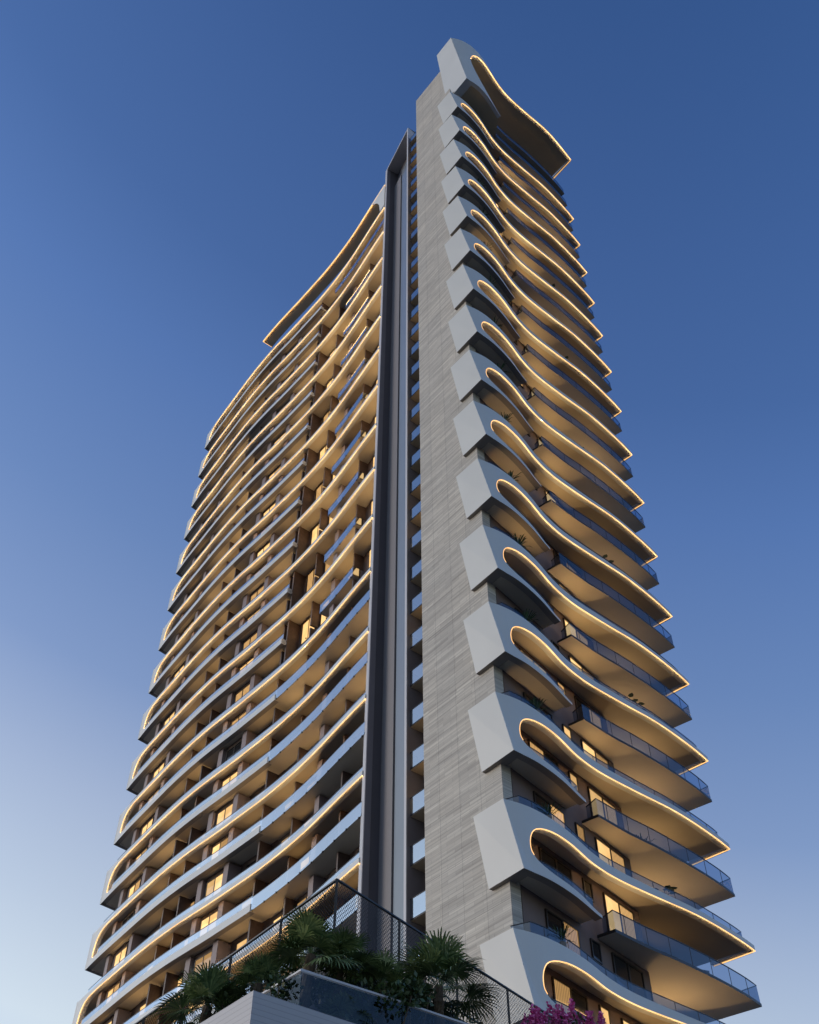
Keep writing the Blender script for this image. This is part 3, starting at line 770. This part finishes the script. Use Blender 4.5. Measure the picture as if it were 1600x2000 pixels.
# ---------------------------------------------------------------- plants
def fan_leaf(mb, base, dirv, plen, fan, rnd, nseg=28, spread=118):
    d = Vector(dirv).normalized(); tip = Vector(base) + d * plen + Vector((0, 0, -.10 * plen))
    mb.tube([base, Vector(base) + d * plen * .5 + Vector((0, 0, .02)), tip], [.012, .010, .007], 3, 0)
    side = d.cross(Vector((0, 0, 1)));
    if side.length < .05: side = Vector((1, 0, 0))
    side.normalize(); up = side.cross(d).normalized()
    roll = rnd.uniform(-.5, .5); s2 = side * math.cos(roll) + up * math.sin(roll); u2 = up * math.cos(roll) - side * math.sin(roll)
    for i in range(nseg):
        a = R(-spread + 2 * spread * i / (nseg - 1)) + rnd.uniform(-.03, .03)
        ll = fan * (.72 + .28 * math.cos(a * .8)) * rnd.uniform(.9, 1.06)
        v = d * math.cos(a) + s2 * math.sin(a); fold = u2 * (.10 * (1 if i % 2 else -1))
        w = v.cross(u2).normalized() * (.014 + .006 * rnd.random()) * (.5 + fan)
        p1 = tip + v * ll * .45 + u2 * .05 * ll; p2 = tip + v * ll * .8 + Vector((0, 0, -.05 * ll)); p3 = tip + v * ll + Vector((0, 0, -(.14 + .12 * rnd.random()) * ll))
        mb.add([tip, p1 - w, p1 + w, p2 - w * .75, p2 + w * .75, p3], [[0, 1, 2], [1, 3, 4, 2], [3, 5, 4]], 0)
def palm(top, base_z, fan, nleaf, seed, label):
    rnd = random.Random(seed)
    o = tag(empty('fan_palm', (top[0], top[1], base_z)), label, 'palm', 'fan palms on the podium')
    t = MB(); hgt = top[2] - base_z; pts = []; rr = []
    for i in range(9):
        a = i / 8; pts.append((.06 * math.sin(a * 4 + seed), .05 * math.cos(a * 3), hgt * a)); rr.append(.10 + .03 * (1 - a) + .012 * (i % 2))
    t.tube(pts, rr, 9); t.build('trunk', M['trunk'], o)
    c = MB()
    for i in range(nleaf):
        az = i * 2.39996 + rnd.uniform(-.3, .3); el = R(rnd.uniform(-15, 80))
        d = (math.cos(az) * math.cos(el), math.sin(az) * math.cos(el), math.sin(el))
        fan_leaf(c, (pts[-1][0], pts[-1][1], hgt - rnd.uniform(0, .12)), d, fan * rnd.uniform(.55, .95), fan * rnd.uniform(.85, 1.1), rnd)
    c.build('crown', M['palm'], o)
BZ = ZW - .5
PALMS = [((606, 1868), 20.9, .60, 26, 'tallest dark fan palm, rising in front of the corner post of the netting'),
         ((668, 1880), 21.3, .50, 20, 'fan palm just right of the tallest palm, below the fence corner'),
         ((745, 1922), 21.9, .42, 18, 'small fan palm in the gap between the tallest palm and the spreading one at right'),
         ((862, 1930), 23.2, .82, 28, 'wide spreading fan palm at the right end of the row, fronds against the stone wall'),
         ((410, 1968), 22.6, .60, 26, 'leftmost fan palm, above the left tiled wall'),
         ((500, 1925), 22.2, .46, 20, 'fan palm between the leftmost and the tallest palm'),
         ((668, 1990), 20.95, .36, 18, 'short fan palm seen through the dark glass balustrade')]
for (px, py), Y, fan, nl, lab in PALMS:
    palm(ray(px, py, Y), BZ, fan, nl, int(px), lab)
def leafball(mb, c, rx, ry, rz, n, size, rnd, m=0, hollow=.55):
    for _ in range(n):
        while True:
            p = Vector((rnd.uniform(-1, 1), rnd.uniform(-1, 1), rnd.uniform(-1, 1)))
            if hollow < p.length < 1: break
        q = Vector(c) + Vector((p.x * rx, p.y * ry, p.z * rz))
        d = (p + Vector((rnd.uniform(-.7, .7), rnd.uniform(-.7, .7), rnd.uniform(-.4, .8)))).normalized()
        s_ = d.cross(Vector((rnd.uniform(-1, 1), rnd.uniform(-1, 1), rnd.uniform(-1, 1)))).normalized(); L_ = size * rnd.uniform(.7, 1.3)
        mb.add([q, q + d * L_ * .5 + s_ * L_ * .3, q + d * L_, q + d * L_ * .5 - s_ * L_ * .3], [[0, 1, 2, 3]], m)
def shrub(name, c, r, n, size, label, cat, seed, mt='leaf2', trunk=True, group=None):
    rnd = random.Random(seed); o = tag(empty(name, (c[0], c[1], BZ)), label, cat, group)
    m = MB(); zc_ = c[2] - BZ
    for i in range(7):
        a = rnd.uniform(0, 6.28); q = rnd.uniform(.2, .75)
        leafball(m, (math.cos(a) * r[0] * q, math.sin(a) * r[1] * q, zc_ + rnd.uniform(-.5, .5) * r[2]), r[0] * .55, r[1] * .55, r[2] * .55, n // 7, size, rnd, 0, .2)
    m.build('foliage', M[mt], o)
    t = MB()
    for i in range(4):
        a = i * 1.6 + seed; t.tube([(math.cos(a) * .08, math.sin(a) * .08, 0), (math.cos(a) * r[0] * .3, math.sin(a) * r[1] * .3, zc_ * .6), (math.cos(a) * r[0] * .6, math.sin(a) * r[1] * .6, zc_ + r[2] * .3)], [.03, .02, .008], 5)
    t.build('stem', M['trunk'], o)
    return o, rnd
c = ray(548, 1940, 20.35); shrub('leafy_shrub', c, (.34, .25, .42), 260, .11, 'broad leaved green shrub behind the left pane of the glass balustrade', 'shrub', 3)
for i, (px, py, Y, lab) in enumerate([(760, 1960, 21.3, 'low dark shrub behind the glass between the short palm and the spreading palm'), (470, 1965, 22.4, 'low dark shrub under the palms at the left tiled wall'), (800, 1935, 22.2, 'dark shrub at the foot of the fence beside the spreading palm'), (620, 1925, 21.2, 'dark shrub in the shade under the tallest palm')]):
    c = ray(px, py, Y); shrub('low_shrub', c, (.8, .4, .4), 420, .12, lab, 'shrub', 20 + i, group='shrubs under the palms')
hd = tag(empty('hedge', (FC[0], FC[1] - .3, BZ)), 'dense dark hedge along the foot of the netting fence behind the palms', 'hedge')
hm = MB(); rnd = random.Random(77)
for side in (-1, 1):
    for i in range(5200):
        t = rnd.uniform(0, 9); q_ = fpt(side, t, -rnd.uniform(.05, .75)); z_ = rnd.uniform(-.1, ZFb - BZ - .3 + .12 * math.sin(t * 5) + .1 * math.sin(t * 13))
        p_ = Vector((q_[0] - FC[0], q_[1] - FC[1] + .3, z_)); d = Vector((rnd.uniform(-1, 1), rnd.uniform(-1, .4), rnd.uniform(-.3, 1))).normalized(); w_ = d.cross(Vector((rnd.uniform(-1, 1), rnd.uniform(-1, 1), rnd.uniform(-1, 1)))).normalized(); e = rnd.uniform(.08, .15)
        hm.add([p_, p_ + d * e * .5 + w_ * e * .3, p_ + d * e, p_ + d * e * .5 - w_ * e * .3], [[0, 1, 2, 3]])
hm.build('foliage', M['leaf2'], hd)
c = ray(1106, 2046, 23.5)
o, rnd = shrub('flowering_shrub', c, (.95, .6, .62), 900, .10, 'flowering shrub covered in magenta blossom spikes in front of the fence', 'shrub', 8)
fm = MB(); zc_ = c[2] - BZ
for i in range(46):
    a = rnd.uniform(0, 6.28); q = math.sqrt(rnd.random()); x = math.cos(a) * q * 1.0; y = math.sin(a) * q * .6
    z = zc_ + .62 * math.sqrt(max(0, 1 - q * q)) + rnd.uniform(-.1, .15) - .08
    hh = rnd.uniform(.2, .34)
    for j in range(60):
        t = rnd.random(); rad = .095 * (1 - t * .75); b = rnd.uniform(0, 6.28)
        q0 = Vector((x + math.cos(b) * rad * rnd.random() ** .5, y + math.sin(b) * rad * rnd.random() ** .5, z + t * hh))
        d = Vector((rnd.uniform(-1, 1), rnd.uniform(-1, 1), rnd.uniform(-.3, 1))).normalized(); s_ = d.cross(Vector((rnd.uniform(-1, 1), rnd.uniform(-1, 1), 1))).normalized()
        e = rnd.uniform(.03, .055); fm.add([q0, q0 + d * e + s_ * e * .6, q0 + d * e * 1.7, q0 + d * e - s_ * e * .6], [[0, 1, 2, 3]])
fm.build('blossom', M['flower'], o)

# potted plants on the balconies
def pot_plant(loc, kind, sc, label, seed, group):
    rnd = random.Random(seed); o = tag(empty('potted_plant', loc), label, 'potted plant', group)
    p = MB(); p.tube([(0, 0, 0), (0, 0, .04), (0, 0, .36), (0, 0, .42), (0, 0, .40)], [.14, .17, .23, .24, .2], 12); p.build('pot', M['pot'], o)
    l = MB()
    if kind == 0:                                  # arching grassy leaves
        for i in range(44):
            a = rnd.uniform(0, 6.28); el = R(rnd.uniform(25, 85)); ln = sc * rnd.uniform(.7, 1.15); d = Vector((math.cos(a) * math.cos(el), math.sin(a) * math.cos(el), math.sin(el))); s_ = Vector((-math.sin(a), math.cos(a), 0)) * .028
            b = Vector((0, 0, .4)); p1 = b + d * ln * .5; p2 = b + d * ln * .8 + Vector((0, 0, -.06 * ln)); p3 = b + d * ln + Vector((0, 0, -.25 * ln))
            l.add([b, p1 - s_, p1 + s_, p2 - s_ * .8, p2 + s_ * .8, p3], [[0, 1, 2], [1, 3, 4, 2], [3, 5, 4]])
    else:                                          # large rounded leaves on stalks
        for i in range(14):
            a = i * 2.4 + rnd.uniform(-.3, .3); el = R(rnd.uniform(25, 80)); ln = sc * rnd.uniform(.55, 1); d = Vector((math.cos(a) * math.cos(el), math.sin(a) * math.cos(el), math.sin(el)))
            b = Vector((0, 0, .4)); tip = b + d * ln; l.tube([b, tip], .012, 3)
            h = Vector((math.cos(a), math.sin(a), rnd.uniform(-.5, .1))).normalized(); s_ = Vector((-math.sin(a), math.cos(a), 0)); w = .19 * sc
            l.add([tip, tip + h * w * .5 + s_ * w * .8, tip + h * w * 1.3 + s_ * w * .7, tip + h * w * 2, tip + h * w * 1.3 - s_ * w * .7, tip + h * w * .5 - s_ * w * .8], [[0, 1, 2, 3, 4, 5]])
    l.build('leaves', M['leaf'], o)
ORD = ['lowest', 'second', 'third', 'fourth', 'fifth', 'sixth', 'seventh', 'eighth', 'ninth', 'tenth', 'eleventh', 'twelfth', 'thirteenth', 'fourteenth', 'fifteenth']
GRP = 'potted plants on the right wing balconies'
for i, k in enumerate(range(-1, 12)):
    zk = Z0 + STEP * k + .27
    p = wl(1.3, -1.0); pot_plant((*p, zk), 0, 1.05, 'bushy potted grass by the stone corner on the %s white wave balcony from below' % ORD[i], 40 + k, GRP)
    if k % 2 == 0:
        p = wl(12.2, -.9); pot_plant((*p, zk), 1, 1.15, 'large leaved potted plant midway along the %s white wave balcony from below' % ORD[i], 60 + k, GRP)
    else:
        p = wl(11.5, -.6); pot_plant((*p, zk - 3.1 - .12), 0, 1.1, 'spiky potted plant behind glass on the %s dark edged balcony from below' % ORD[i], 80 + k, GRP)
for i, k in enumerate(range(1, 8)):
    s = PIERS[1] - .9; p = L.at(s, .95); pot_plant((*p, Z0 + STEP * k - 3.1 + .3), 0, 1.0, 'potted plant beside a pier on the %s unlit left wing band from below' % ORD[i], 100 + k, 'potted plants on the left wing balconies')
# armchairs on the lowest dark edged balcony
def armchair(loc, rot, label):
    o = tag(empty('armchair', loc), label, 'chair', 'terrace armchairs'); o.rotation_euler = (0, 0, rot)
    X, Y = (1, 0), (0, 1)
    m = MB(); m.box((0, 0), X, Y, .32, .3, .32, .46); m.build('seat', M['chair'], o)
    m = MB(); m.add([(-.32, .24, .4), (.32, .24, .4), (.32, .36, 1.0), (-.32, .36, 1.0), (-.32, .32, .4), (.32, .32, .4), (.32, .44, 1.0), (-.32, .44, 1.0)], [[0, 1, 2, 3], [7, 6, 5, 4], [0, 4, 5, 1], [1, 5, 6, 2], [2, 6, 7, 3], [3, 7, 4, 0]]); m.build('backrest', M['chair'], o)
    for sx in (-1, 1):
        m = MB(); m.box((sx * .36, .02), X, Y, .04, .32, .32, .64); m.build('armrest', M['chair'], o)
        for sy in (-1, 1):
            m = MB(); m.box((sx * .3, sy * .26), X, Y, .025, .025, 0, .33); m.build('leg', M['black'], o)
zq = Z0 - 3.1 + .17
p = wl(16.6, -.5); armchair((*p, zq), R(150), 'dark armchair nearest the tip of the lowest glass balcony of the right wing')
p = wl(15.2, -.8); armchair((*p, zq), R(200), 'dark armchair further from the tip of the lowest glass balcony of the right wing')

# ---------------------------------------------------------------- ground
m = MB(); m.quad((-2500, -2500, 0), (2500, -2500, 0), (2500, 2500, 0), (-2500, 2500, 0)); o = m.build('ground', M['ground']); tag(o, None, None, None, 'structure')
